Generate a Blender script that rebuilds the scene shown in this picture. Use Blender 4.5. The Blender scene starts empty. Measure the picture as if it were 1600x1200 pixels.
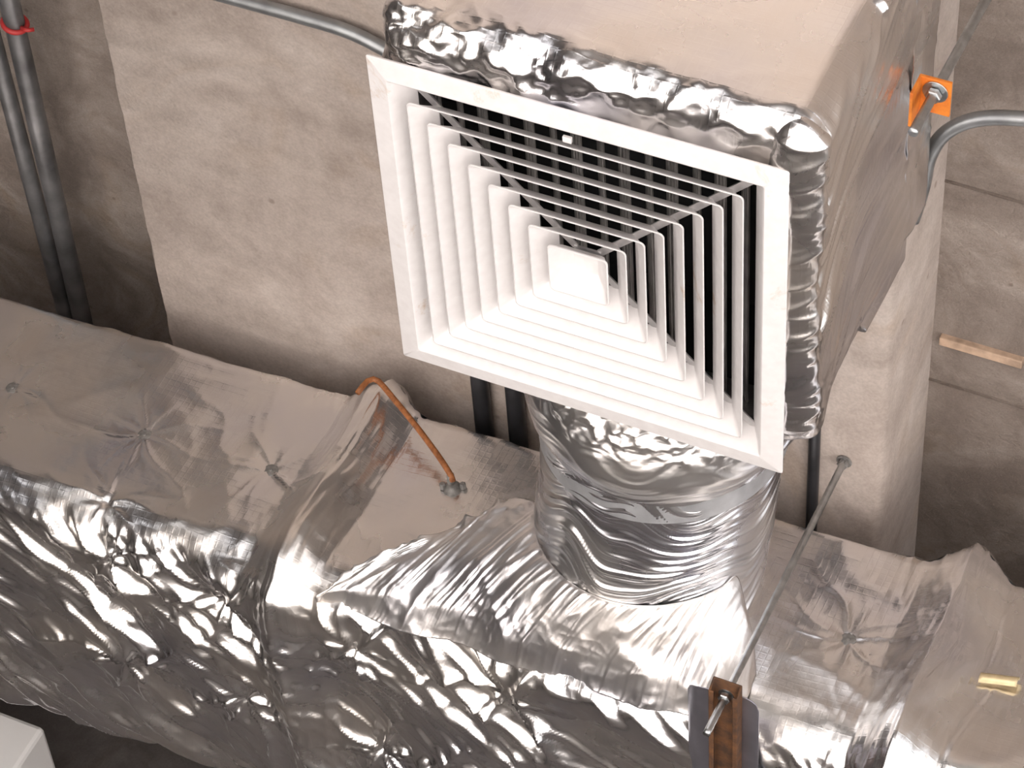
import bpy, math, random
import numpy as np
from mathutils import Matrix, Vector

S = bpy.context.scene
COL = S.collection

# ------------------------------------------------------------------ camera
CAM_R = ((0.906234, 0.055634, 0.419100),      # right
         (0.283492, 0.655452, -0.700011),     # image down
         (-0.313644, 0.753185, 0.578221))     # forward
CAM_C = (1.19776, -2.88019, -2.437741)
cd = bpy.data.cameras.new('camera')
cam = bpy.data.objects.new('camera', cd)
COL.objects.link(cam)
r_, d_, f_ = CAM_R
cam.matrix_world = Matrix(((r_[0], -d_[0], -f_[0], CAM_C[0]),
                           (r_[1], -d_[1], -f_[1], CAM_C[1]),
                           (r_[2], -d_[2], -f_[2], CAM_C[2]),
                           (0, 0, 0, 1)))
cd.sensor_width = 36
cd.lens = 4496.43 / 1600 * 36
cd.clip_end = 300
S.camera = cam

# ------------------------------------------------------------------ world, sun, exposure
w = bpy.data.worlds.new('World')
S.world = w
w.use_nodes = True
bg = w.node_tree.nodes['Background']
bg.inputs[0].default_value = (0.88, 0.93, 1.0, 1)
bg.inputs[1].default_value = 1.2

sl = bpy.data.lights.new('sun', 'SUN')
sl.energy = 48.0
sl.angle = math.radians(1.0)
sl.color = (1.0, 0.965, 0.955)
sun = bpy.data.objects.new('sun', sl)
COL.objects.link(sun)
# low sun through the open right-hand side: light travels towards -X
sun.rotation_euler = Vector((-0.84, -0.06, -0.45)).to_track_quat('-Z', 'Y').to_euler()

S.view_settings.view_transform = 'Standard'
S.view_settings.look = 'None'
S.view_settings.exposure = 0.22
S.view_settings.gamma = 1.0
S.view_settings.use_curve_mapping = False

# ------------------------------------------------------------------ noise helpers
def _hash(ix, iy, iz, seed):
    h = (ix.astype(np.int64) * 374761393 + iy.astype(np.int64) * 668265263
         + iz.astype(np.int64) * 2147483647 + seed * 1274126177) & 0xFFFFFFFF
    h = ((h ^ (h >> 13)) * 1274126177) & 0xFFFFFFFF
    h = ((h ^ (h >> 16)) * 2246822519) & 0xFFFFFFFF
    return (h ^ (h >> 15)) & 0xFFFFFFFF

def perlin(P, freq, seed=0):
    """gradient noise in about -1..1 ; freq scalar or 3 values"""
    q = P * np.asarray(freq, float)
    i = np.floor(q); f = q - i
    u = f * f * f * (f * (f * 6 - 15) + 10)
    out = 0
    for dx in (0, 1):
        for dy in (0, 1):
            for dz in (0, 1):
                h = _hash(i[..., 0] + dx, i[..., 1] + dy, i[..., 2] + dz, seed)
                a = (h & 0xFFFF) / 65535.0 * 2 * np.pi
                b = (h >> 16) / 65535.0 * 2 - 1
                s = np.sqrt(1 - b * b)
                g = (np.cos(a) * s * (f[..., 0] - dx) + np.sin(a) * s * (f[..., 1] - dy) + b * (f[..., 2] - dz))
                wgt = (u[..., 0] if dx else 1 - u[..., 0]) * (u[..., 1] if dy else 1 - u[..., 1]) * (u[..., 2] if dz else 1 - u[..., 2])
                out = out + g * wgt
    return out * 1.5

def ridge(P, freq, seed=0):
    """sharp crease lines, 0..1 (1 on the crease)"""
    return np.exp(-3.2 * (np.sqrt(perlin(P, freq, seed) ** 2 + .0064) - .08))

def crumple(P, base, amp, seed=0, octs=3, stretch=(1, 1, 1)):
    st = np.asarray(stretch, float)
    warp = np.stack([perlin(P, base * 0.6, seed + 50 + k) for k in range(3)], -1) * (0.35 / base)
    Q = P + warp
    o = 0; a = amp; f = base
    for k in range(octs):
        o = o + a * (ridge(Q, f * st, seed + k) - 0.5)
        f *= 2.1; a *= 0.42
    return o

def sstep(a, b, x):
    t = np.clip((x - a) / (b - a), 0, 1)
    return t * t * (3 - 2 * t)

# ------------------------------------------------------------------ object helpers
def mesh_obj(name, verts, faces, mat, parent=None, smooth=True):
    me = bpy.data.meshes.new(name)
    v = np.asarray(verts, np.float32)
    if isinstance(faces, np.ndarray):
        n, k = faces.shape
        me.vertices.add(len(v)); me.vertices.foreach_set('co', v.ravel())
        me.loops.add(n * k); me.loops.foreach_set('vertex_index', faces.astype(np.int32).ravel())
        me.polygons.add(n)
        me.polygons.foreach_set('loop_start', np.arange(0, n * k, k, dtype=np.int32))
        me.update(calc_edges=True)
        me.validate()
    else:
        me.from_pydata([tuple(map(float, x)) for x in v], [], faces)
    me.materials.append(mat)
    if smooth:
        me.polygons.foreach_set('use_smooth', np.ones(len(me.polygons), bool))
    me.update()
    o = bpy.data.objects.new(name, me)
    COL.objects.link(o)
    if parent: o.parent = parent
    return o

def tag(o, label=None, cat=None, group=None, kind=None):
    if label: o['label'] = label
    if cat: o['category'] = cat
    if group: o['group'] = group
    if kind: o['kind'] = kind
    return o

def empty(name, loc=(0, 0, 0), rz=0):
    o = bpy.data.objects.new(name, None)
    o.empty_display_size = 0.05
    COL.objects.link(o); o.location = loc; o.rotation_euler = (0, 0, rz)
    return o

def grid_faces(n, m, closed=False):
    i = np.arange(n - 1)[:, None]; mm = m if closed else m - 1
    j = np.arange(mm)[None, :]; j2 = (j + 1) % m
    return np.stack(np.broadcast_arrays(i * m + j, i * m + j2, (i + 1) * m + j2, (i + 1) * m + j), -1).reshape(-1, 4)

def box_geo(a, b):
    (x0, y0, z0), (x1, y1, z1) = a, b
    v = [(x0, y0, z0), (x1, y0, z0), (x1, y1, z0), (x0, y1, z0), (x0, y0, z1), (x1, y0, z1), (x1, y1, z1), (x0, y1, z1)]
    f = [(0, 3, 2, 1), (4, 5, 6, 7), (0, 1, 5, 4), (1, 2, 6, 5), (2, 3, 7, 6), (3, 0, 4, 7)]
    return v, f

def box(name, a, b, mat, parent=None, bevel=0.0, smooth=False):
    v, f = box_geo(a, b)
    o = mesh_obj(name, v, f, mat, parent, smooth)
    if bevel:
        m = o.modifiers.new('bevel', 'BEVEL'); m.width = bevel; m.segments = 2
    return o

def tube(name, pts, rad, mat, parent=None, seg=14, rads=None, caps=True, jitter=0):
    """round bar along a polyline of points"""
    P = np.asarray(pts, float); n = len(P)
    T = np.gradient(P, axis=0); T /= np.linalg.norm(T, axis=1)[:, None]
    up = np.array([0.13, 0.31, 0.94]) if abs(T[0][2]) < .8 else np.array([1., 0.1, 0])
    u = np.cross(T[0], up); u /= np.linalg.norm(u)
    V = []
    for k in range(n):
        u = u - T[k] * (u @ T[k]); u /= np.linalg.norm(u)
        b = np.cross(T[k], u)
        rr = rads[k] if rads is not None else rad
        a = np.arange(seg) * 2 * np.pi / seg
        V.append(P[k] + rr * (np.cos(a)[:, None] * u + np.sin(a)[:, None] * b))
    V = np.concatenate(V)
    F = [tuple(q[::-1]) for q in grid_faces(n, seg, True).tolist()]
    if caps:
        F.append(tuple(range(seg))); F.append(tuple(reversed(range((n - 1) * seg, n * seg))))
    return mesh_obj(name, V, F, mat, parent)

def smooth_path(ctrl, n=40):
    """catmull-rom through control points"""
    C = np.asarray(ctrl, float); C = np.vstack([2 * C[0] - C[1], C, 2 * C[-1] - C[-2]])
    out = []
    m = len(C) - 3
    for k in range(m):
        p0, p1, p2, p3 = C[k:k + 4]
        for t in np.linspace(0, 1, n // m, endpoint=(k == m - 1)):
            out.append(.5 * (2 * p1 + (p2 - p0) * t + (2 * p0 - 5 * p1 + 4 * p2 - p3) * t * t + (3 * p1 - p0 - 3 * p2 + p3) * t ** 3))
    return np.array(out)

def frame_to(o, loc, zdir, xhint=(1, 0, 0)):
    z = Vector(zdir).normalized(); x = Vector(xhint); x = (x - z * x.dot(z)).normalized(); y = z.cross(x)
    o.matrix_local = Matrix(((x[0], y[0], z[0], loc[0]), (x[1], y[1], z[1], loc[1]), (x[2], y[2], z[2], loc[2]), (0, 0, 0, 1)))

def lathe(name, prof, mat, parent=None, seg=24):
    """prof: (radius, z) list, turned around z"""
    a = np.arange(seg) * 2 * np.pi / seg
    V = np.concatenate([np.stack([r * np.cos(a), r * np.sin(a), np.full(seg, z)], 1) for r, z in prof])
    F = [tuple(q) for q in grid_faces(len(prof), seg, True).tolist()]
    F.append(tuple(reversed(range(seg)))); F.append(tuple(range((len(prof) - 1) * seg, len(prof) * seg)))
    o = mesh_obj(name, V, F, mat, parent, smooth=True)
    m = o.modifiers.new('edge', 'EDGE_SPLIT'); m.split_angle = math.radians(40)
    return o

# ------------------------------------------------------------------ materials
def new_mat(name):
    m = bpy.data.materials.new(name); m.use_nodes = True
    nt = m.node_tree; b = nt.nodes['Principled BSDF']
    return m, nt, b

def N(nt, typ, **kw):
    n = nt.nodes.new(typ)
    for k, v in kw.items():
        if k in n.inputs.keys(): n.inputs[k].default_value = v
        else: setattr(n, k, v)
    return n

def ramp(nt, stops, fac):
    r = nt.nodes.new('ShaderNodeValToRGB')
    e = r.color_ramp.elements
    while len(e) < len(stops): e.new(0.5)
    for k, (p, c) in enumerate(stops):
        e[k].position = p; e[k].color = (*c, 1) if len(c) == 3 else c
    nt.links.new(fac, r.inputs[0])
    return r

def obj_coords(nt, scale=(1, 1, 1)):
    tc = nt.nodes.new('ShaderNodeTexCoord'); mp = nt.nodes.new('ShaderNodeMapping')
    mp.inputs['Scale'].default_value = scale
    nt.links.new(tc.outputs['Object'], mp.inputs[0])
    return mp.outputs[0]

def mixc(nt, fac, a, b, typ='MIX'):
    m = nt.nodes.new('ShaderNodeMix'); m.data_type = 'RGBA'; m.blend_type = typ
    for s, v in ((0, fac), (6, a), (7, b)):
        if hasattr(v, 'node'): nt.links.new(v, m.inputs[s])
        else: m.inputs[s].default_value = v if s == 0 else ((*v, 1) if len(v) == 3 else v)
    return m.outputs[2]

def bumpn(nt, h, strength, dist, prev=None):
    b = nt.nodes.new('ShaderNodeBump'); b.inputs['Strength'].default_value = strength; b.inputs['Distance'].default_value = dist
    nt.links.new(h, b.inputs['Height'])
    if prev is not None: nt.links.new(prev, b.inputs['Normal'])
    return b.outputs[0]

def concrete(name, c_dark, c_mid, c_light, rough_bump=0.4, pit=True, scale=1.0):
    m, nt, b = new_mat(name)
    co = obj_coords(nt)
    n1 = N(nt, 'ShaderNodeTexNoise', Scale=3.4 * scale, Detail=7.0, Roughness=0.62, Distortion=0.9); nt.links.new(co, n1.inputs['Vector'])
    n2 = N(nt, 'ShaderNodeTexNoise', Scale=14 * scale, Detail=8.0, Roughness=0.7); nt.links.new(co, n2.inputs['Vector'])
    n3 = N(nt, 'ShaderNodeTexNoise', Scale=190 * scale, Detail=3.0); nt.links.new(co, n3.inputs['Vector'])
    r1 = ramp(nt, [(0.36, c_dark), (0.5, c_mid), (0.64, c_light)], n1.outputs[0])
    r2 = ramp(nt, [(0.3, (0.74, 0.72, 0.70)), (0.6, (1, 1, 1))], n2.outputs[0])
    c = mixc(nt, 0.75, r1.outputs[0], r2.outputs[0], 'MULTIPLY')
    r3 = ramp(nt, [(0.3, (0.8, 0.8, 0.8)), (0.7, (1.08, 1.08, 1.08))], n3.outputs[0])
    c = mixc(nt, 0.6, c, r3.outputs[0], 'MULTIPLY')
    if pit:
        v = N(nt, 'ShaderNodeTexVoronoi', Scale=9.0 * scale); nt.links.new(co, v.inputs['Vector'])
        rp = ramp(nt, [(0.035, (0.42, 0.36, 0.31)), (0.075, (1, 1, 1))], v.outputs['Distance'])
        c = mixc(nt, 0.55, c, rp.outputs[0], 'MULTIPLY')
        n4 = N(nt, 'ShaderNodeTexNoise', Scale=3.4 * scale, Detail=4.0, Distortion=1.6); nt.links.new(co, n4.inputs['Vector'])
        rs = ramp(nt, [(0.55, (1, 1, 1)), (0.7, (0.78, 0.70, 0.60))], n4.outputs[0])
        c = mixc(nt, 0.6, c, rs.outputs[0], 'MULTIPLY')
    nt.links.new(c, b.inputs['Base Color'])
    b.inputs['Roughness'].default_value = 0.85
    nb = bumpn(nt, n2.outputs[0], rough_bump, 0.01)
    nb = bumpn(nt, n3.outputs[0], rough_bump * 0.5, 0.002, nb)
    nt.links.new(nb, b.inputs['Normal'])
    return m

def foil(name, rough=0.2, tint=(0.93, 0.91, 0.90), fine=0.35, scrim=0.12, fs=1.0):
    m, nt, b = new_mat(name)
    co = obj_coords(nt)
    b.inputs['Metallic'].default_value = 1.0
    n0 = N(nt, 'ShaderNodeTexNoise', Scale=5.0, Detail=5.0); nt.links.new(co, n0.inputs['Vector'])
    rc = ramp(nt, [(0.32, (tint[0] * .90, tint[1] * .92, tint[2] * .99)), (0.5, tint), (0.68, (tint[0], tint[1] * .965, tint[2] * .92))], n0.outputs[0])
    nt.links.new(rc.outputs[0], b.inputs['Base Color'])
    rr = ramp(nt, [(0.3, (rough * 0.7,) * 3), (0.7, (rough * 1.35,) * 3)], n0.outputs[0])
    nt.links.new(rr.outputs[0], b.inputs['Roughness'])
    n2 = N(nt, 'ShaderNodeTexNoise', Scale=42 * fs, Detail=4.0, Roughness=0.55, Distortion=0.5); nt.links.new(co, n2.inputs['Vector'])
    # faint woven reinforcement thread grid under the foil
    w1 = N(nt, 'ShaderNodeTexWave', Scale=26.0, Distortion=0.6, bands_direction='X'); nt.links.new(co, w1.inputs['Vector'])
    w2 = N(nt, 'ShaderNodeTexWave', Scale=26.0, Distortion=0.6, bands_direction='Z'); nt.links.new(co, w2.inputs['Vector'])
    mx = nt.nodes.new('ShaderNodeMath'); mx.operation = 'MAXIMUM'
    nt.links.new(w1.outputs['Fac'], mx.inputs[0]); nt.links.new(w2.outputs['Fac'], mx.inputs[1])
    pw = nt.nodes.new('ShaderNodeMath'); pw.operation = 'POWER'; pw.inputs[1].default_value = 14
    nt.links.new(mx.outputs[0], pw.inputs[0])
    nb = bumpn(nt, n2.outputs[0], fine * 0.5, 0.004)
    nb = bumpn(nt, pw.outputs[0], scrim, 0.0008, nb)
    nt.links.new(nb, b.inputs['Normal'])
    return m

def plain(name, col, rough=0.5, metal=0.0, var=0.12, scale=30, bump=0.0):
    m, nt, b = new_mat(name)
    co = obj_coords(nt)
    n = N(nt, 'ShaderNodeTexNoise', Scale=float(scale), Detail=5.0); nt.links.new(co, n.inputs['Vector'])
    r = ramp(nt, [(0.3, tuple(c * (1 - var) for c in col)), (0.7, tuple(min(1, c * (1 + var)) for c in col))], n.outputs[0])
    nt.links.new(r.outputs[0], b.inputs['Base Color'])
    b.inputs['Roughness'].default_value = rough; b.inputs['Metallic'].default_value = metal
    if bump: nt.links.new(bumpn(nt, n.outputs[0], bump, 0.002), b.inputs['Normal'])
    return m

def rusty(name, c1, c2, thr=0.5, scale=35, rough=0.75, metal=0.0):
    m, nt, b = new_mat(name)
    co = obj_coords(nt)
    n = N(nt, 'ShaderNodeTexNoise', Scale=float(scale), Detail=8.0, Roughness=0.65); nt.links.new(co, n.inputs['Vector'])
    r = ramp(nt, [(thr - .12, c1), (thr + .12, c2)], n.outputs[0])
    nt.links.new(r.outputs[0], b.inputs['Base Color'])
    b.inputs['Roughness'].default_value = rough; b.inputs['Metallic'].default_value = metal
    nt.links.new(bumpn(nt, n.outputs[0], 0.3, 0.002), b.inputs['Normal'])
    return m

def white_paint(name):
    m, nt, b = new_mat(name)
    co = obj_coords(nt)
    n = N(nt, 'ShaderNodeTexNoise', Scale=9.0, Detail=8.0, Roughness=0.7, Distortion=0.4); nt.links.new(co, n.inputs['Vector'])
    n2 = N(nt, 'ShaderNodeTexNoise', Scale=60.0, Detail=4.0); nt.links.new(co, n2.inputs['Vector'])
    base = ramp(nt, [(0.3, (0.74, 0.715, 0.715)), (0.7, (0.80, 0.78, 0.78))], n2.outputs[0])
    st = ramp(nt, [(0.615, (0, 0, 0)), (0.72, (1, 1, 1))], n.outputs[0])
    c = mixc(nt, st.outputs[0], base.outputs[0], (0.58, 0.46, 0.36))
    nt.links.new(c, b.inputs['Base Color'])
    b.inputs['Roughness'].default_value = 0.38
    return m

M = dict(
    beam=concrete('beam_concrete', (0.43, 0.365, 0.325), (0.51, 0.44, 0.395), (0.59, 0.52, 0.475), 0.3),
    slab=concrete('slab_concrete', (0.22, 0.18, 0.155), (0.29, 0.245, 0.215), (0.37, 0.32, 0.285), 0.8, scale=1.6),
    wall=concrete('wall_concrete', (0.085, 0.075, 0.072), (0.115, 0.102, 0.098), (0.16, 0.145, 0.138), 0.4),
    floor=concrete('floor_concrete', (0.38, 0.36, 0.34), (0.45, 0.43, 0.41), (0.52, 0.50, 0.48), 0.2),
    ground=concrete('asphalt', (0.11, 0.11, 0.11), (0.14, 0.14, 0.14), (0.18, 0.175, 0.17), 0.2),
    foil=foil('duct_foil', 0.25, (0.91, 0.895, 0.885), 0.22, 0.10),
    foil_box=foil('plenum_foil', 0.25, (0.92, 0.90, 0.89), 0.20, 0.14),
    foil_flex=foil('flexible_duct_foil', 0.30, (0.90, 0.90, 0.91), 0.10, 0.0),
    foil_boot=foil('takeoff_foil', 0.38, (0.95, 0.93, 0.925), 0.30, 0.06),
    white=white_paint('white_powder_coat'),
    plastic=plain('white_casing', (0.80, 0.79, 0.78), 0.45, 0, 0.03, 8),
    alu=plain('dull_aluminium', (0.80, 0.79, 0.79), 0.5, 1.0, 0.15, 40),
    damper=plain('damper_steel', (0.42, 0.41, 0.40), 0.5, 1.0, 0.3, 25),
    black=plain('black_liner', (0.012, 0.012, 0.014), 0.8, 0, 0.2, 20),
    galv=plain('galvanised_steel', (0.52, 0.54, 0.55), 0.36, 1.0, 0.18, 60, 0.1),
    conduit=plain('conduit_steel', (0.36, 0.375, 0.385), 0.42, 0.85, 0.18, 30),
    darkpipe=plain('dark_pipe_paint', (0.045, 0.045, 0.05), 0.35, 0.3, 0.25, 20),
    oldpipe=plain('weathered_conduit', (0.20, 0.20, 0.205), 0.45, 0.7, 0.4, 14),
    band=plain('mottled_band', (0.50, 0.51, 0.53), 0.5, 0.7, 0.25, 18),
    plate=plain('blue_grey_sheet_metal', (0.42, 0.42, 0.48), 0.36, 0.9, 0.2, 14),
    rust=rusty('rusty_channel', (0.07, 0.038, 0.024), (0.17, 0.075, 0.03), 0.5, 40),
    orange=rusty('orange_primer', (0.62, 0.15, 0.02), (0.80, 0.25, 0.03), 0.45, 55, 0.5),
    copper=rusty('rusted_wire', (0.20, 0.07, 0.022), (0.40, 0.145, 0.045), 0.5, 90, 0.6),
    red=plain('red_tie_plastic', (0.42, 0.03, 0.03), 0.5),
    washer=plain('pin_washer_steel', (0.24, 0.23, 0.22), 0.55, 0.4, 0.3, 120),
    yellow_tape=plain('yellowed_tape', (0.62, 0.50, 0.30), 0.35, 0.4, 0.2, 60),
    wood=plain('weathered_wood', (0.46, 0.33, 0.24), 0.85, 0, 0.3, 40, 0.3),
    tape=foil('silver_tape', 0.25, (0.90, 0.89, 0.88), 0.12, 0.0),
)

# ------------------------------------------------------------------ the building
ZB, ZS, ZF = 0.43, 0.66, -4.0
XL, XR, YN, YF = -6.5, 6.0, -7.0, 2.62
BX0, BX1 = -1.072, 0.313
tag(box('floor', (XL, YN, ZF - 0.3), (XR, YF, ZF), M['floor']), kind='structure')
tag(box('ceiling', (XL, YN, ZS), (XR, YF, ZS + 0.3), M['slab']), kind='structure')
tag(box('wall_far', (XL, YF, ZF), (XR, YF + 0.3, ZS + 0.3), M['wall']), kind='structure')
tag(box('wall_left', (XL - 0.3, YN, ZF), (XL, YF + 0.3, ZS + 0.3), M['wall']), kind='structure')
tag(box('ground', (-60, -80, ZF - 0.5), (80, 40, ZF - 0.32), M['ground']), kind='structure')
# wide shallow concrete beam: subdivided so its arrises are slightly broken
def make_beam():
    ys = np.concatenate([[YN], np.arange(-1.0, 2.2, 0.01), [YF]])
    prof = [(BX0, ZS + .02), (BX0, ZB + .012), (BX0 + .010, ZB), (BX1 - .012, ZB), (BX1, ZB + .014), (BX1, ZS + .02)]
    V = []
    for k, (x, z) in enumerate(prof):
        P = np.stack([np.full_like(ys, x), ys, np.full_like(ys, z)], 1)
        if 0 < k < 5:
            e = perlin(P, 18, 3 + k) * 0.004 + perlin(P, 60, 8 + k) * 0.002
            P[:, 0] += e; P[:, 2] += np.abs(e) * 0.6 * (k in (1, 4))
        V.append(P)
    V = np.concatenate(V)
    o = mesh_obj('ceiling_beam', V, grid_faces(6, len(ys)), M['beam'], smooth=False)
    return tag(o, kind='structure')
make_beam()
# near side, unseen: open strip below a solid band added to block horizon light
tag(box('added_wall_near', (XL, YN - .25, -2.2), (XR, YN, ZS + .3), M['wall']), kind='structure')
for x in (-4.2, -1.4, 1.4, 4.2):  # out of view, added so the foil reflects dark streaks
    tag(box('added_column', (x - .25, YN - .25, ZF), (x + .25, YN + .25, -2.2), M['wall'], bevel=0.01), kind='structure')
tag(box('added_wall_right', (XR - .05, .7, ZF), (XR + .25, YF + .3, ZS + .3), M['wall']), kind='structure')  # unseen wall added to keep the sun off the far floor
for y in (-6.6, -3.2):  # more unseen columns added along the open right edge
    tag(box('added_column', (XR - .45, y - .2, ZF), (XR - .05, y + .2, ZS), M['wall'], bevel=0.01), kind='structure')

# ------------------------------------------------------------------ rounded, crumpled boxes
def rbox_faces(xs, ys, zs, lo, hi, r, disp, which, hole=None, rtop=None):
    """welded skin of a box with rounded edges, pushed along its normal by disp(P, n)"""
    lo = np.array(lo); hi = np.array(hi)
    verts = []; faces = []; base = 0
    for face in which:
        s = -1 if face[0] == '-' else 1
        ax = 'xyz'.index(face[1])
        A = [xs, ys, zs]; oth = [k for k in range(3) if k != ax]
        ga, gb = np.meshgrid(A[oth[0]], A[oth[1]], indexing='ij')
        P = np.zeros(ga.shape + (3,)); P[..., oth[0]] = ga; P[..., oth[1]] = gb
        P[..., ax] = hi[ax] if s > 0 else lo[ax]
        R = np.where(P[..., 2] > .6 * hi[2] + .4 * lo[2], r if rtop is None else rtop, r)[..., None]
        c = np.clip(P, lo + R, hi - R)
        n = P - c; n /= np.linalg.norm(n, axis=-1)[..., None]
        Q = c + n * R
        Q = Q + n * disp(Q, n)[..., None]
        F = grid_faces(*ga.shape)
        flip = (s > 0) ^ (ax == 1)
        if not flip: F = F[:, ::-1]
        if hole is not None and hole[0] == face:
            fc = Q.reshape(-1, 3)[F].mean(1)
            keep = ~((fc[:, 0] > hole[1]) & (fc[:, 0] < hole[2]) & (fc[:, 1] > hole[3]) & (fc[:, 1] < hole[4]))
            F = F[keep]
        verts.append(Q.reshape(-1, 3)); faces.append(F + base); base += Q.shape[0] * Q.shape[1]
    V = np.concatenate(verts); F = np.concatenate(faces)
    # weld
    key = np.round(V * 1e5).astype(np.int64)
    _, idx, inv = np.unique(key, axis=0, return_index=True, return_inverse=True)
    F = inv.ravel()[F]
    good = (F[:, 0] != F[:, 1]) & (F[:, 1] != F[:, 2]) & (F[:, 2] != F[:, 3]) & (F[:, 3] != F[:, 0])
    return V[idx], F[good]

def edge_axis(lo, hi, r, step, fine):
    """samples along one axis with closer spacing inside the rounded edges"""
    a = np.linspace(lo, lo + r, fine, endpoint=False)
    b = np.linspace(lo + r, hi - r, max(2, int((hi - lo - 2 * r) / step)), endpoint=False)
    c = np.linspace(hi - r, hi, fine + 1)
    return np.concatenate([a, b, c])

def pin_relief(a, b, seed, rays=9, L=0.11, depth=0.010, amp=0.0035):
    """dimple with stretched creases running out from an insulation pin; a,b metres from the pin"""
    rng = random.Random(seed)
    r = np.hypot(a, b)
    h = -depth * np.exp(-r / 0.03)
    for k in range(rays):
        th = (k + rng.uniform(-.35, .35)) * 2 * math.pi / rays
        al = a * math.cos(th) + b * math.sin(th); pe = -a * math.sin(th) + b * math.cos(th)
        pe = pe + 0.02 * np.sin(al * rng.uniform(14, 30) + rng.uniform(0, 6)) * np.clip(al / .1, 0, 1)
        Lk = L * rng.uniform(.45, 1.5)
        wd = 0.0035 + 0.075 * np.clip(al, 0, None)
        h = h + amp * rng.choice((1, 1, 1.5, .7)) * np.exp(-np.abs(pe) / wd * 1.4) * np.exp(-(np.clip(al, 0, None) / Lk) ** 2) * (al > 0) * np.clip(al / .012, 0, 1)
    return h

# ------------------------------------------------------------------ main duct
DUCT_Y, YAW = 0.875, math.atan(-0.05)
DX0, DZ0 = -0.0166, -0.081
duct = tag(empty('insulated_air_duct', (DX0, DUCT_Y, DZ0), YAW),
           'long rectangular air duct wrapped in crinkled silver foil insulation', 'air duct')
DH, DD, DR = 0.425, 0.715, 0.092
FL = (-0.545, 0.520)           # covered flange joints
# pins: (x, z) on the near side, (x, y) underneath, in the duct's own axes
side_pins = [(-1.20, .231), (-0.917, .215), (-0.667, .220), (0.379, .229), (-0.905, .06)]
under_pins = [(-.884, .085), (-.91, .375), (-.66, .105), (-.668, .38), (-.405, .105), (-.122, .105), (-.40, .40), (-.12, .40), (.45, .2)]

def duct_disp(P, n):
    x, y, z = P[..., 0], P[..., 1], P[..., 2]
    side = sstep(.55, .95, -n[..., 1]); under = sstep(.55, .95, -n[..., 2]); top = sstep(.5, .9, n[..., 2])
    corner = 1 - np.clip(side + under, 0, 1)
    d = np.zeros_like(x)
    for k, f in enumerate(FL):
        fx = f + 0.006 * perlin(P, (0, 9, 9), 77 + k)
        t = np.abs(x - fx) / (0.072 + .012 * perlin(P, (0, 5, 5), 5))
        tent = np.clip(1 - t, 0, None)
        d += 0.056 * (tent ** 1.15 - 0.10 * np.exp(-(t / .2) ** 2)) * (0.7 + 0.3 * np.clip(side + top + corner * (n[..., 2] > 0), 0, 1))
        pl = np.exp(-((x - fx) / 0.09) ** 2)
        d += pl * crumple(P, 5, 0.007, 11 + k, 3, (6, 1, 1)) * .8
    # loose wrap: long soft swells, then creases
    d += 0.006 * perlin(P, (3.2, 3.5, 4.5), 21) + 0.003 * perlin(P, 8, 22)
    d += side * (crumple(P, 5.5, 0.0042, 31, 2) + crumple(P, 14, .0009, 33, 2))
    G = P @ np.array([[.8, -.6, 0], [.6, .8, 0], [0, 0, 1.]])
    d += under * (crumple(G, 3.0, 0.025, 36, 3, (.75, 3.2, 1)) + crumple(G, 11, .0022, 38, 2, (.5, 3, 1)) + 0.012 * perlin(G, (2.2, 4.6, 1), 39) + .004 * perlin(G, (5, 11, 1), 40))
    d += corner * (crumple(P, 7, 0.005, 41, 3, (1, 1.5, 1.5)) + crumple(P, 22, .0014, 43, 2))
    d += crumple(P, 34, 0.0004, 45, 2) * (0.5 + under + corner)
    for k, (px, pz) in enumerate(side_pins):
        d += side * pin_relief(x - px, z - pz, 100 + k)
    for k, (px, py) in enumerate(under_pins):
        d += under * pin_relief(x - px, y - py, 200 + k, rays=10, L=.19, depth=.016, amp=.010)
    return d

xs = np.concatenate([np.linspace(-2.6, -1.5, 90, endpoint=False), np.arange(-1.5, .75, .0034), np.linspace(.75, 2.0, 100)])
ys = edge_axis(0, DD, DR, .0042, 16); zs = edge_axis(0, DH, DR, .0038, 16)
V, F = rbox_faces(xs, ys, zs, (-9, 0, 0), (9, DD, DH), DR, duct_disp, ('-y', '-z'), rtop=.022)
mesh_obj('foil_wrap', V, F, M['foil'], duct)
xs2 = xs[::5]
V, F = rbox_faces(xs2, ys[::2], zs[::2], (-9, 0, 0), (9, DD, DH), DR, duct_disp, ('+y', '+z'), rtop=.022)
mesh_obj('foil_wrap', V, F, M['foil'], duct)

def surf_pt(kind, a, b):
    if kind == 's': P = np.array([[a, 0., b]]); n = np.array([[0, -1., 0]])
    else: P = np.array([[a, b, 0.]]); n = np.array([[0, 0, -1.]])
    return (P + n * duct_disp(P, n)[:, None])[0], n[0]
for kind, pins in (('s', side_pins[:4]), ('u', under_pins)):
    for (a, b) in pins:
        p, n = surf_pt(kind, a, b)
        o = lathe('insulation_pin', [(.0130, -.006), (.0130, .0006), (.0122, .0012), (.0035, .0010), (.0030, .0025), (.0012, .003)], M['washer'], duct, 18)
        frame_to(o, p + n * .0045, n)

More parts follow.
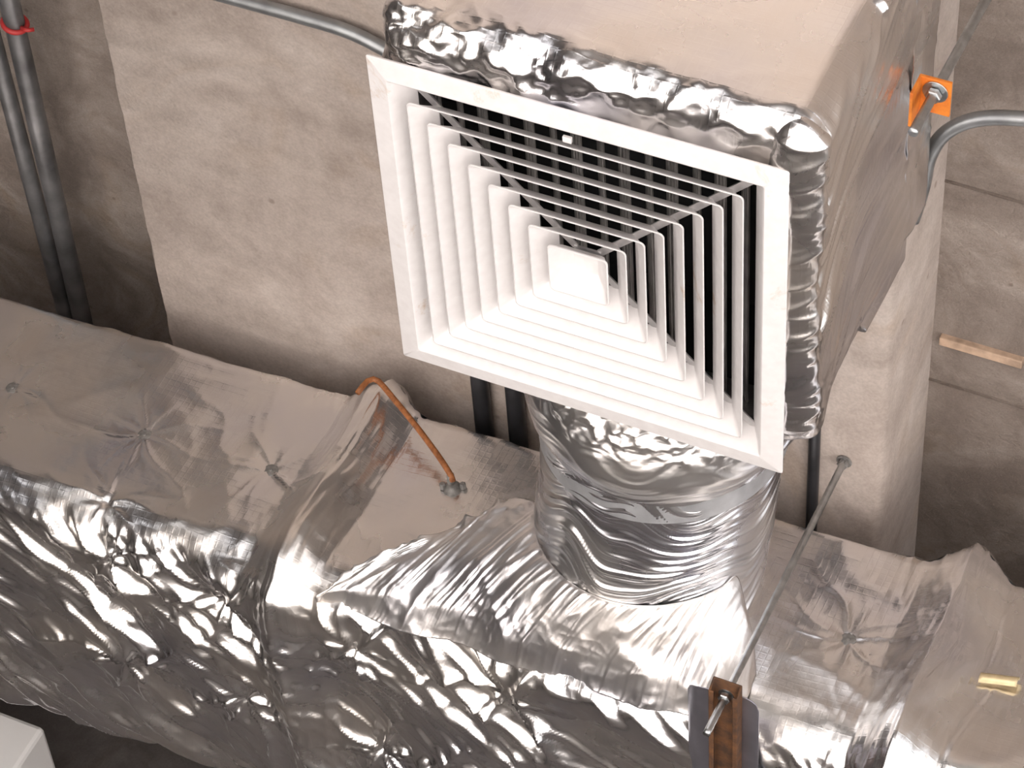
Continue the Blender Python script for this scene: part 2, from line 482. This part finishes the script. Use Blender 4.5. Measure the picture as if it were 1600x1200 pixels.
# bent rusty lever poking out of the near side, with its little grommet
def near_local(X, z, out):      # world X,z on the duct side -> local
    return np.array([X, -out, z + 0.112])
lever_base = near_local(-.353, .177, -.01)
lv = smooth_path([lever_base, near_local(-.352, .178, .035), near_local(-.43, .232, .052), near_local(-.53, .292, .07)], 24)
tip = np.array([near_local(-.543, .2985, .073), near_local(-.553, .2985, .075), near_local(-.560, .290, .076), near_local(-.562, .274, .077), near_local(-.5625, .258, .078)])
lever = tube('damper_lever', np.vstack([lv[6:], tip]), .0052, M['copper'], duct, 10)
lever['label'] = 'rusty orange bent rod'
p0 = lv[8]
o = lathe('lever_grommet', [(.016, -.012), (.017, 0), (.013, .010), (.008, .014)], M['washer'], duct, 16)
frame_to(o, near_local(-.350, .175, .0), (0, -1, 0.1))
tube('lever_shaft', [near_local(-.352, .176, -.03), near_local(-.354, .178, .02), p0], .0065, M['washer'], duct, 10)
for s in (-1, 1):
    lathe_o = lathe('grommet_nut', [(.006, -.004), (.006, .006), (.004, .008)], M['washer'], duct, 6)
    frame_to(lathe_o, near_local(-.350 + .016 * s, .176 + .006 * s, .008), (0, -1, 0))

# curled end of yellowed tape on the near side
def curl():
    n, k = 14, 10
    a = np.linspace(-.3, 3.6, n); t = np.linspace(0, 1, k)
    P = np.zeros((n, k, 3)); dirv = np.array([.058, 0, .012])
    for i, aa in enumerate(a):
        r = .009 - .0012 * i / n
        P[i] = np.array([0, -.010 - r * math.sin(aa), -r * math.cos(aa)]) + t[:, None] * dirv
    o = mesh_obj('curled_tape', P.reshape(-1, 3), grid_faces(n, k), M['yellow_tape'], duct)
    q = near_local(.600, .108, .0)
    o.location = q
    m = o.modifiers.new('thick', 'SOLIDIFY'); m.thickness = .0008
curl()

# ------------------------------------------------------------------ flared take-off where the flexible duct meets the main duct
FX_END = np.array([.013, .748, .186])
def to_local(W):
    c, sn = math.cos(-YAW), math.sin(-YAW)
    W = W - np.array([DX0, DUCT_Y, DZ0])
    return np.stack([W[..., 0] * c - W[..., 1] * sn, W[..., 0] * sn + W[..., 1] * c, W[..., 2]], -1)
def flashing():
    """foil skirt hung from the hose end, spreading down and left to the lower arris of the duct"""
    rim = [(-.470, .000, -.004), (-.405, .062, .030), (-.320, .128, .062), (-.245, .190, .092), (-.20, .222, .112)]   # local x, z, out
    ce = to_local(FX_END[None])[0]
    for a in range(196, 346, 10):
        t = math.radians(a); rim.append((ce[0] + .192 * math.cos(t), ce[2] + .192 * math.sin(t), -ce[1] + .004))
    rim += [(.232, .170, .085), (.255, .140, .045), (.268, .115, .004)]
    rim = smooth_path(rim, 320)
    n = len(rim); u = np.linspace(0, 1, n)
    foot_x = -.470 + (.275 + .470) * u ** 1.0
    foot = np.stack([foot_x, .012 + .006 * np.sin(u * 23), 0 * u - .002], 1)
    ns = 110; sg = np.linspace(0, 1, ns)[:, None]
    X = rim[:, 0] * (1 - sg) + foot[:, 0] * sg
    e = sg ** .9
    Z = rim[:, 1] * (1 - e) + foot[:, 1] * e
    O = rim[:, 2] * (1 - sg ** 1.35) + foot[:, 2] * sg ** 1.35
    # tuck the foot under the rounded arris
    Yl = -O + .028 * sstep(.8, 1, sg)
    V = np.stack([X, Yl, Z], -1)
    uu = u[None, :] + 0 * sg
    fan = np.stack([uu * 26, sg * 1.4 + 0 * uu, 0 * uu + .37], -1)
    d = .0042 * (ridge(fan, 1.0, 62) - .5) + .002 * (ridge(fan * np.array([2.7, 1, 1]), 1.0, 65) - .5)
    edge = np.exp(-sg / .16) * sstep(.30, .12, uu)            # ragged upper-left edge
    d = d + edge * crumple(V, 22, .014, 63, 3)
    d = d + crumple(V, 7, .008, 64, 3) * sstep(.25, .8, sg) + .005 * perlin(V, 9, 66)
    gs = np.gradient(V, axis=0); gu = np.gradient(V, axis=1)
    nn = np.cross(gu, gs); nn /= np.linalg.norm(nn, axis=-1)[..., None] + 1e-12
    if nn[50, 150, 1] > 0: nn = -nn
    V = V + nn * (d * sstep(0, .05, sg + .25 * (uu < .25)))[..., None]
    o = mesh_obj('takeoff_flashing', V.reshape(-1, 3), grid_faces(ns, n)[:, ::-1], M['foil_boot'], duct)
    m = o.modifiers.new('thick', 'SOLIDIFY'); m.thickness = .0012; m.offset = -1
flashing()

# ------------------------------------------------------------------ flexible duct
flex = tag(empty('flexible_duct', (.03, .27, .235)), 'round pleated silver flexible duct joining the plenum box to the main duct', 'flexible duct')
def flexmesh(name, y0, y1, ny, rfun, mat, pleat, seed, crush=0):
    nth = 300
    t = np.linspace(0, 1, ny)[:, None]; th = np.linspace(0, 2 * np.pi, nth, endpoint=False)[None, :]
    yy = y0 + (y1 - y0) * t
    u = (yy - .27) / (FX_END[1] - .27)
    cx = .035 + (FX_END[0] - .035) * u
    cz = .262 + (FX_END[2] - .262) * u
    R = rfun(u)
    Q = np.stack(np.broadcast_arrays(np.cos(th) * .9 + 0 * t, np.sin(th) * .9 + 0 * t, yy * 1.0 + 0 * th), -1)
    Q2 = Q.copy(); Q2[..., 2] += .10 * perlin(Q, (1.6, 1.6, 3), seed + 5) 
    d = pleat * (ridge(Q2, (.9, .9, 32), seed) - .5) + pleat * .5 * (ridge(Q2, (1.2, 1.2, 75), seed + 1) - .5) + pleat * .22 * perlin(Q2, (2, 2, 170), seed + 2)
    d = d + pleat * .6 * perlin(Q, (1.4, 1.4, 6), seed + 3)
    if crush: d = d * sstep(.2, .36, u) + crush * sstep(.36, .22, u) * crumple(Q * .2 + np.array([0, 0, 1]) * Q * .8, 26, 1.6, seed + 9, 3)
    R = R + d
    V = np.stack(np.broadcast_arrays(cx + R * np.cos(th), yy - .0 + 0 * th, cz + R * np.sin(th)), -1).reshape(-1, 3)
    V[:, 2] = np.minimum(V[:, 2], ZB - .004)
    V = V - np.array([.03, .27, .235])
    return mesh_obj(name, V, grid_faces(ny, nth, True)[:, ::-1], mat, flex)
flexmesh('flexible_hose', .44, FX_END[1] + .125, 300, lambda u: .188 + .006 * np.exp(-((u - .5) / .2) ** 2) + 0 * u, M['foil_flex'], .0058, 500)
flexmesh('outer_sleeve', .266, .520, 150, lambda u: .176 + .050 * sstep(-.06, .36, u) - .028 * sstep(.38, .53, u), M['foil_flex'], .0032, 520, crush=.007)
# plain smooth clamp band
flexmesh('clamp_band', .522, .560, 16, lambda u: .1965 + 0 * u, M['band'], .0, 540)

# ------------------------------------------------------------------ plenum box
PX0, PX1, PY0, PY1, PZ0 = -.297, .333, -.372, .272, .014
plen = tag(empty('plenum_box', (0.02, -.05, PZ0)), 'foil wrapped square plenum box above the white ceiling diffuser', 'plenum box')
PO = np.array([0.02, -.05, PZ0])
def plen_disp(P, n):
    W = P + PO
    x, y, z = W[..., 0], W[..., 1], W[..., 2]
    near = sstep(.5, .95, -n[..., 1]); under = sstep(.5, .95, -n[..., 2]); right = sstep(.5, .95, n[..., 0])
    low = np.exp(-np.clip(z - PZ0, 0, None) / .035)
    d = .005 * perlin(W, 4.5, 301)
    d = d + near * crumple(W, 7, .0018, 305, 2)
    # crushed foil along the lower edges
    lft = sstep(.12, -.22, x)
    d = d + low * (crumple(W, 13, .006 + .012 * lft, 311, 3) + crumple(W, 36, .0016, 315, 2) * (.25 + .75 * lft))
    d = d + under * (crumple(W, 9, .003 + .004 * lft, 318, 3) - .012 * sstep(PY0 + .01, PY0 + .05, y) * sstep(-.2, -.28, y) * 0)
    # long drapes pulling down the right flank
    d = d + right * (0.010 * perlin(W, (1, 9, 2.2), 321) + crumple(W + np.stack([0 * y, .45 * z, 0 * y], -1), 5, .010, 325, 2, (1, 3, .5)) * (.35 + .65 * sstep(.36, .2, z)))
    # sagging hollow of the right flank
    d = d - right * .018 * np.exp(-((z - .24) / .12) ** 2) * sstep(-.3, .1, y)
    return d * np.where(z > ZB - .03, np.clip((ZB + .002 - z) / .03, 0, 1), 1)
xs = edge_axis(PX0, PX1, .045, .004, 16) - PO[0]; ys = edge_axis(PY0, PY1, .045, .004, 16) - PO[1]
zs = edge_axis(PZ0, ZB, .045, .0045, 16) - PO[2]
V, F = rbox_faces(xs, ys, zs, np.array([PX0, PY0, PZ0]) - PO, np.array([PX1, PY1, ZB]) - PO, .042, plen_disp,
                  ('-x', '+x', '-y', '+y', '-z'), hole=('-z', -.262 - PO[0], .262 - PO[0], -.262 - PO[1], .262 - PO[1]), rtop=.018)
mesh_obj('foil_wrap', V, F, M['foil_box'], plen)
# taped foil seam padded out along the right-hand lower edge
def seam():
    nu, nv = 260, 40
    u = np.linspace(0, 1, nu)[:, None]; a = np.linspace(-2.6, 1.9, nv)[None, :]
    y = PY0 + .004 + (PY1 - PY0 - .03) * u
    wob = .004 * np.sin(u * 9) + .003 * np.sin(u * 23 + 1)
    rr = .026 * np.clip(np.minimum(u / .05, (1 - u) / .06), 0, 1) ** .5
    V = np.stack(np.broadcast_arrays(.300 + wob + rr * 1.5 * np.cos(a), y + .012 * np.sin(a) * 0, PZ0 + .012 + rr * 1.0 * np.sin(a)), -1)
    sk = np.stack(np.broadcast_arrays(a * .25 + 0 * u, (y + .012 * np.cos(a)) * 1.0, 0 * u + 0 * a), -1)
    d = .0042 * (ridge(sk, (1.2, 22, 1), 71) - .5) + .0012 * (ridge(sk, (2, 55, 1), 72) - .5) + .004 * perlin(V, 9, 73)
    n = np.stack(np.broadcast_arrays(np.cos(a) + 0 * u, 0 * a + 0 * u, np.sin(a) + 0 * u), -1)
    V = V + n * d[..., None] - PO
    mesh_obj('seam_tape', V.reshape(-1, 3), grid_faces(nu, nv), M['foil_box'], plen)
seam()
# foil turned up past the edge of the beam
def flap():
    nu, nv = 120, 26
    y = np.linspace(PY0 + .02, .205, nu)[:, None]; z = np.linspace(.395, .482, nv)[None, :]
    P = np.stack(np.broadcast_arrays(.335 + 0 * y + 0 * z, y + 0 * z, z + 0 * y), -1).copy()
    P[..., 0] += .003 * perlin(P, (1, 8, 4), 91) + crumple(P, 9, .0022, 92, 2, (1, 2, .7)) - .006 * sstep(.43, .395, z)
    P[..., 2] += (.012 * perlin(P, (1, 7, 0), 93)) * sstep(.44, .487, z)
    o = mesh_obj('foil_flap', (P - PO).reshape(-1, 3), grid_faces(nu, nv), M['foil_box'], plen)
    m = o.modifiers.new('thick', 'SOLIDIFY'); m.thickness = .0012
flap()
# dark sheet-metal neck the diffuser plugs into
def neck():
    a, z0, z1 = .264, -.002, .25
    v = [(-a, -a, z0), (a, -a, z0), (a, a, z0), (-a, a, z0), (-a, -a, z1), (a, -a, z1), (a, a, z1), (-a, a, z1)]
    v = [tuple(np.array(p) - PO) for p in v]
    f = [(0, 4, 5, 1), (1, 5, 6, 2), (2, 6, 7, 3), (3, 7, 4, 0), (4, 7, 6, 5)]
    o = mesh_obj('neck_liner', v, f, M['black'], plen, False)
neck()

# ------------------------------------------------------------------ diffuser
dif = tag(empty('ceiling_diffuser', (0, 0, 0)), 'square white louvred ceiling air diffuser with concentric rings', 'air diffuser')
def sq_loop(a, r, z, seg=5):
    """rounded square of half-size a, counter-clockwise seen from above"""
    r = min(r, a * .95); out = []
    for cx, cy, t0 in ((1, 1, 0), (-1, 1, 90), (-1, -1, 180), (1, -1, 270)):
        for k in range(seg + 1):
            t = math.radians(t0 + 90 * k / seg)
            out.append((cx * (a - r) + r * math.cos(t), cy * (a - r) + r * math.sin(t), z))
    return out
def sq_sweep(name, prof, mat, parent, close=True, cap=None):
    loops = [sq_loop(a, r, z) for a, z, r in prof]; m = len(loops[0]); n = len(loops)
    V = [p for l in loops for p in l]
    F = [tuple(q) for q in grid_faces(n, m, True).tolist()]
    if close: F += [((n - 1) * m + j, (n - 1) * m + (j + 1) % m, (j + 1) % m, j) for j in range(m)]
    if cap is not None: F.append(tuple(range(cap * m, cap * m + m)))
    o = mesh_obj(name, V, F, mat, parent, True)
    e = o.modifiers.new('edge', 'EDGE_SPLIT'); e.split_angle = math.radians(35)
    return o
def blade_profile(a, d=.0285, h=.034, z0=-.012, t=.0011):
    lo = []; hi = []
    for k in range(8):
        s = k / 7
        # nearly upright at the lip, leaning in further up
        aa = a - d * (s ** .92); zz = z0 + h * (s ** 1.04)
        lo.append((aa, zz, .007 * (1 - s) + .0012)); hi.append((aa + t, zz + t * .6, .007 * (1 - s) + .0022))
    lip = [(a + .0012, z0 + .0010, .0082), (a + .0012, z0 - .0006, .0082), (a, z0 - .0010, .0075)]
    return lo[::-1][:], hi, lip
for k in range(7):
    a = .2408 - k * .02820
    lo, hi, lip = blade_profile(a)
    sq_sweep('louvre_ring', hi[::-1] + lip + lo[::-1], M['white'], dif)
# centre pan
a = .0434
pan = [(.0175, .0150, .001), (.0190, .0155, .001), (a - .010, .0035, .003), (a - .002, -.008, .006), (a + .0014, -.0115, .0075), (a + .0014, -.0136, .0075),
       (a, -.0140, .007), (a - .003, -.0100, .005), (a - .011, .0015, .003), (.0185, .0128, .001)]
sq_sweep('centre_pan', pan, M['white'], dif, close=False, cap=len(pan) - 1)
# outer frame: flat flange with a raised outer rim, then the outermost sloping face
fr = [(.2445, .026, .002), (.2500, .026, .002), (.2660, .002, .003), (.2990, -.0010, .003), (.3000, -.0010, .003), (.3006, -.0040, .003), (.2990, -.0060, .003),
      (.2760, -.0105, .003), (.2700, -.0115, .003), (.2675, -.0100, .003), (.2600, .0040, .002), (.2500, .0180, .002)]
sq_sweep('frame', fr, M['white'], dif)
# diagonal carrier bars behind the rings
for sx, sy in ((-1, -1), (1, -1), (-1, 1), (1, 1)):
    L0, L1 = .018 * math.sqrt(2), .252 * math.sqrt(2)
    o = box('carrier_bar', (L0, -.0055, .0205), (L1, .0055, .0228), M['alu'], dif)
    o.rotation_euler = (0, 0, math.atan2(sy, sx))
box('carrier_hub', (-.020, -.020, .0190), (.020, .020, .0224), M['alu'], dif)
box('clip', (-.017, -.250, -.004), (-.004, -.240, .001), M['white'], dif, bevel=.0008)

# opposed-blade damper above the diffuser
dam = tag(empty('volume_damper', (0, 0, .05)), 'dark steel blade damper seen through the diffuser louvres', 'damper')
v = []; f = []
for a, b in (((-.262, -.262, -.005), (.262, -.258, .05)), ((-.262, .258, -.005), (.262, .262, .05)), ((-.262, -.258, -.005), (-.258, .258, .05)), ((.258, -.258, -.005), (.262, .258, .05))):
    vv, ff = box_geo(a, b); f += [tuple(i + len(v) for i in q) for q in ff]; v += vv
mesh_obj('damper_frame', v, f, M['damper'], dam, False)
bl = None
for k in range(15):
    x = -.245 + k * .035
    if bl is None:
        # folded blade with stiffening ribs
        prof = [(-.0155, 0), (-.011, .0012), (-.009, .004), (-.007, .0012), (-.002, .0012), (0, .005), (.002, .0012), (.007, .0012), (.009, .004), (.011, .0012), (.0155, 0)]
        top = [(px, pz + .0012) for px, pz in prof[::-1]]
        lp = prof + top; n = len(lp)
        V = [(px, yy, pz) for yy in (-.257, .257) for px, pz in lp]
        F = [(j, (j + 1) % n, n + (j + 1) % n, n + j) for j in range(n)] + [tuple(range(n))[::-1], tuple(range(n, 2 * n))]
        bl = mesh_obj('damper_blade', V, F, M['damper'], dam, False); o = bl
    else:
        o = bl.copy(); COL.objects.link(o); o.parent = dam
    o.location = (x, 0, .022); o.rotation_euler = (0, math.radians(52 if k % 2 else 38), 0)

# ------------------------------------------------------------------ hangers
def threaded_rod(root, a, b, rad, mat):
    P = np.linspace(a, b, 90); rr = rad * (1 + .05 * (np.arange(90) % 2))
    return tube('rod', P, rad, mat, root, 12, rads=rr)
def hexnut(root, p, axis, rad, hgt, mat, name='nut'):
    o = lathe(name, [(rad * .86, -hgt / 2), (rad, -hgt / 2 + hgt * .15), (rad, hgt / 2 - hgt * .15), (rad * .86, hgt / 2)], mat, root, 6)
    frame_to(o, p, axis); return o
def washer(root, p, axis, rad, mat):
    o = lathe('washer', [(rad * .97, -.0012), (rad, -.0006), (rad, .0006), (rad * .97, .0012)], mat, root, 24)
    frame_to(o, p, axis); return o

A = np.array([.248, .785, ZB]); B = np.array([.258, .727, -.190])
hr = tag(empty('hanger_rod', tuple(A)), 'thin threaded hanger rod from round ceiling anchor down past the main duct', 'hanger rod')
ax = (B - A) / np.linalg.norm(B - A)
threaded_rod(hr, (0, 0, .02), B - A, .0058, M['galv'])
washer(hr, (0, 0, -.002), (0, 0, 1), .0135, M['washer'])
hexnut(hr, (0, 0, -.008), (0, 0, 1), .0095, .010, M['washer'])
tn = .875
washer(hr, (B - A) * tn + np.array((0, 0, .005)), ax, .0125, M['galv'])
hexnut(hr, (B - A) * (tn + .004), ax, .0105, .009, M['galv'])

# trapeze under the duct: rusty channel on a grey bearing sheet
nutz = (A + (B - A) * tn)[2]
CH = .022
tz = nutz + .005 - (CH - .003)
st = tag(empty('support_channel', (.2585, .700, tz)), 'rusty steel support channel crossing beneath the foil duct', 'steel channel')
def channel():
    w, hgt, t, L = .0235, CH, .003, .95
    prof = [(-w, hgt), (-w, 0), (w, 0), (w, hgt), (w - .008, hgt), (w - .008, hgt - t), (w - t, hgt - t), (w - t, t), (-w + t, t), (-w + t, hgt - t), (-w + .008, hgt - t), (-w + .008, hgt)]
    prof = [(x, hgt - z) for x, z in prof][::-1]
    n = len(prof)
    V = [(x, .010 if z < hgt - t else 0., z) for x, z in prof] + [(x, L, z) for x, z in prof]
    F = [(j, n + j, n + (j + 1) % n, (j + 1) % n) for j in range(n)] + [tuple(range(n)), tuple(range(n, 2 * n))[::-1]]
    o = mesh_obj('channel', V, F, M['rust'], st, False)
    m = o.modifiers.new('bevel', 'BEVEL'); m.width = .001; m.segments = 1
channel()
def sheet():
    """slightly curved bearing sheet with rounded near corners and upturned side"""
    x0, x1, L, r, t = -.072, .050, .95, .030, .0016
    n = 25; V = []; ky = 40
    for k in range(n):
        x = x0 + (x1 - x0) * k / (n - 1)
        dx = min(x - x0, x1 - x)
        y0 = .048 - .02 * (x - x0) / (x1 - x0) + (r - math.sqrt(max(0, r * r - (r - min(dx, r)) ** 2)))
        z = CH + .0008 + .012 * max(0, (x0 + .022 - x) / .022) ** 1.5 
        for j in range(ky):
            V.append((x, y0 + (L - y0) * (j / (ky - 1)) ** 2, z))
    o = mesh_obj('bearing_sheet', np.array(V), grid_faces(n, ky)[:, ::-1], M['plate'], st)
    m = o.modifiers.new('thick', 'SOLIDIFY'); m.thickness = t; m.offset = 1
    o['label'] = 'blue-grey bearing sheet'
sheet()

# orange angle bracket and its rod on the plenum's flank
bz = .380
br = tag(empty('angle_bracket', (.345, -.118, bz)), 'small orange painted steel angle bracket on the plenum box flank', 'bracket')
def bracket():
    box('flange', (.000, -.033, -.0025), (.047, .030, .0025), M['orange'], br, bevel=.0008)
    box('wall_leg', (.000, -.033, -.040), (.0045, .030, -.0026), M['orange'], br, bevel=.0008)
    for y in (-.015, .014):
        o = lathe('screw_head', [(.004, 0), (.004, .002), (.002, .003)], M['washer'], br, 10); frame_to(o, (.0045, y, -.03), (1, 0, 0))
bracket()
A2 = np.array([.370, -.113, ZS]); B2 = np.array([.370, -.135, .284])
hr2 = tag(empty('hanger_rod', tuple(A2)), 'grey hanger rod through the orange bracket with washer and nut', 'hanger rod')
threaded_rod(hr2, (0, 0, .02), B2 - A2, .0070, M['galv'])
q = (B2 - A2) * ((ZS - bz + .004) / (ZS - B2[2]))
washer(hr2, q, (0, 0, 1), .0185, M['galv'])
hexnut(hr2, q + np.array((0, 0, -.008)), (0, 0, 1), .0115, .011, M['galv'])

# ------------------------------------------------------------------ conduits
t = tag(tube('electrical_conduit', smooth_path([(-1.3, .098, .411), (-.775, .097, .411), (-.653, .097, .411), (-.586, .100, .411), (-.532, .112, .410), (-.43, .15, .41), (-.30, .20, .41)], 48), .0115, M['conduit'], None, 16),
        'thin grey metal conduit running across the beam underside to the plenum box', 'conduit')
t = tag(tube('electrical_conduit', smooth_path([(.318, .245, .482), (.325, .19, .50), (.331, .125, .505), (.352, .074, .51), (.395, .037, .515), (.46, .013, .515), (.56, -.005, .515), (1.0, -.01, .52), (1.8, -.01, .52)], 64), .0115, M['conduit'], None, 16),
        'grey metal conduit bending round the right-hand edge of the beam', 'conduit')
zz = .555
t = tag(tube('ceiling_pipe', [(-1.352, -3.0, zz), (-1.352, .4, zz), (-1.366, 1.2, zz), (-1.385, YF + .02, zz)], .0185, M['oldpipe'], None, 16),
        'weathered grey pipe in the dark ceiling recess with a red tie round it', 'pipe')
t = tag(tube('ceiling_pipe', [(-1.425, -3.0, zz), (-1.410, .4, zz), (-1.405, 1.2, zz), (-1.40, YF + .02, zz - .03)], .016, M['oldpipe'], None, 16),
        'weathered grey pipe in the dark ceiling recess without a tie', 'pipe')
# red tie
a_ = np.linspace(0, 2 * np.pi, 24)
P = np.stack([-1.352 + .0205 * np.cos(a_), .455 + .006 * np.cos(a_), zz + .0205 * np.sin(a_)], 1)
tie = tag(empty('cable_tie', (0, 0, 0)), 'small red tie looped round the recess pipe', 'cable tie')
tube('band', P, .005, M['red'], tie, 8, caps=False)
tube('tail', [(-1.333, .452, zz - .008), (-1.318, .45, zz - .012), (-1.31, .452, zz - .004)], .004, M['red'], tie, 8)
# dark pipes along the beam, behind the diffuser
for x, rr, lab in ((-.412, .0165, 'dark pipe under the beam, farther from the flexible duct'), (-.346, .0165, 'dark pipe under the beam, nearer the flexible duct of the pair'), (.198, .0100, 'slim dark pipe under the beam beside the hanger rod anchor')):
    zc = ZB - rr + .001
    tag(tube('ceiling_pipe', np.vstack([smooth_path([(x, .30, ZB + .05), (x, .302, ZB + .02), (x, .315, zc + .006), (x, .345, zc - .0005), (x, .40, zc)], 24), [(x, 1.5, zc), (x, YF + .02, zc)]]), rr, M['darkpipe'], None, 14), lab, 'pipe')

# timber remnant and board-mark ridges left in the slab
ceil_o = bpy.data.objects['ceiling']
for y in (.80, .33, -.16):
    P = np.array([(.30, y - .003, ZS + .002), (.8, y + .004, ZS + .002), (1.6, y, ZS + .002)])
    tube('board_mark', P, .0048, M['slab'], ceil_o, 6)
wd = tag(box('timber_strip', (.328, .676, ZS - .012), (.470, .694, ZS + .01), M['wood'], bevel=.002), 'thin weathered timber strip stuck in the slab beside the beam', 'timber strip')

# ------------------------------------------------------------------ white unit beyond the duct
un = tag(empty('ceiling_unit', (-1.60, 2.30, .118)), 'white boxy ceiling unit hung beyond the foil duct', 'ceiling unit')
box('casing', (-.26, -.255, -.30), (.240, .28, 0), M['plastic'], un, bevel=.010)
box('cover_seam', (-.24, -.257, -.152), (.242, .26, -.148), M['plastic'], un)
box('wall_bracket', (-.2, .27, -.22), (.18, .325, -.05), M['galv'], un)
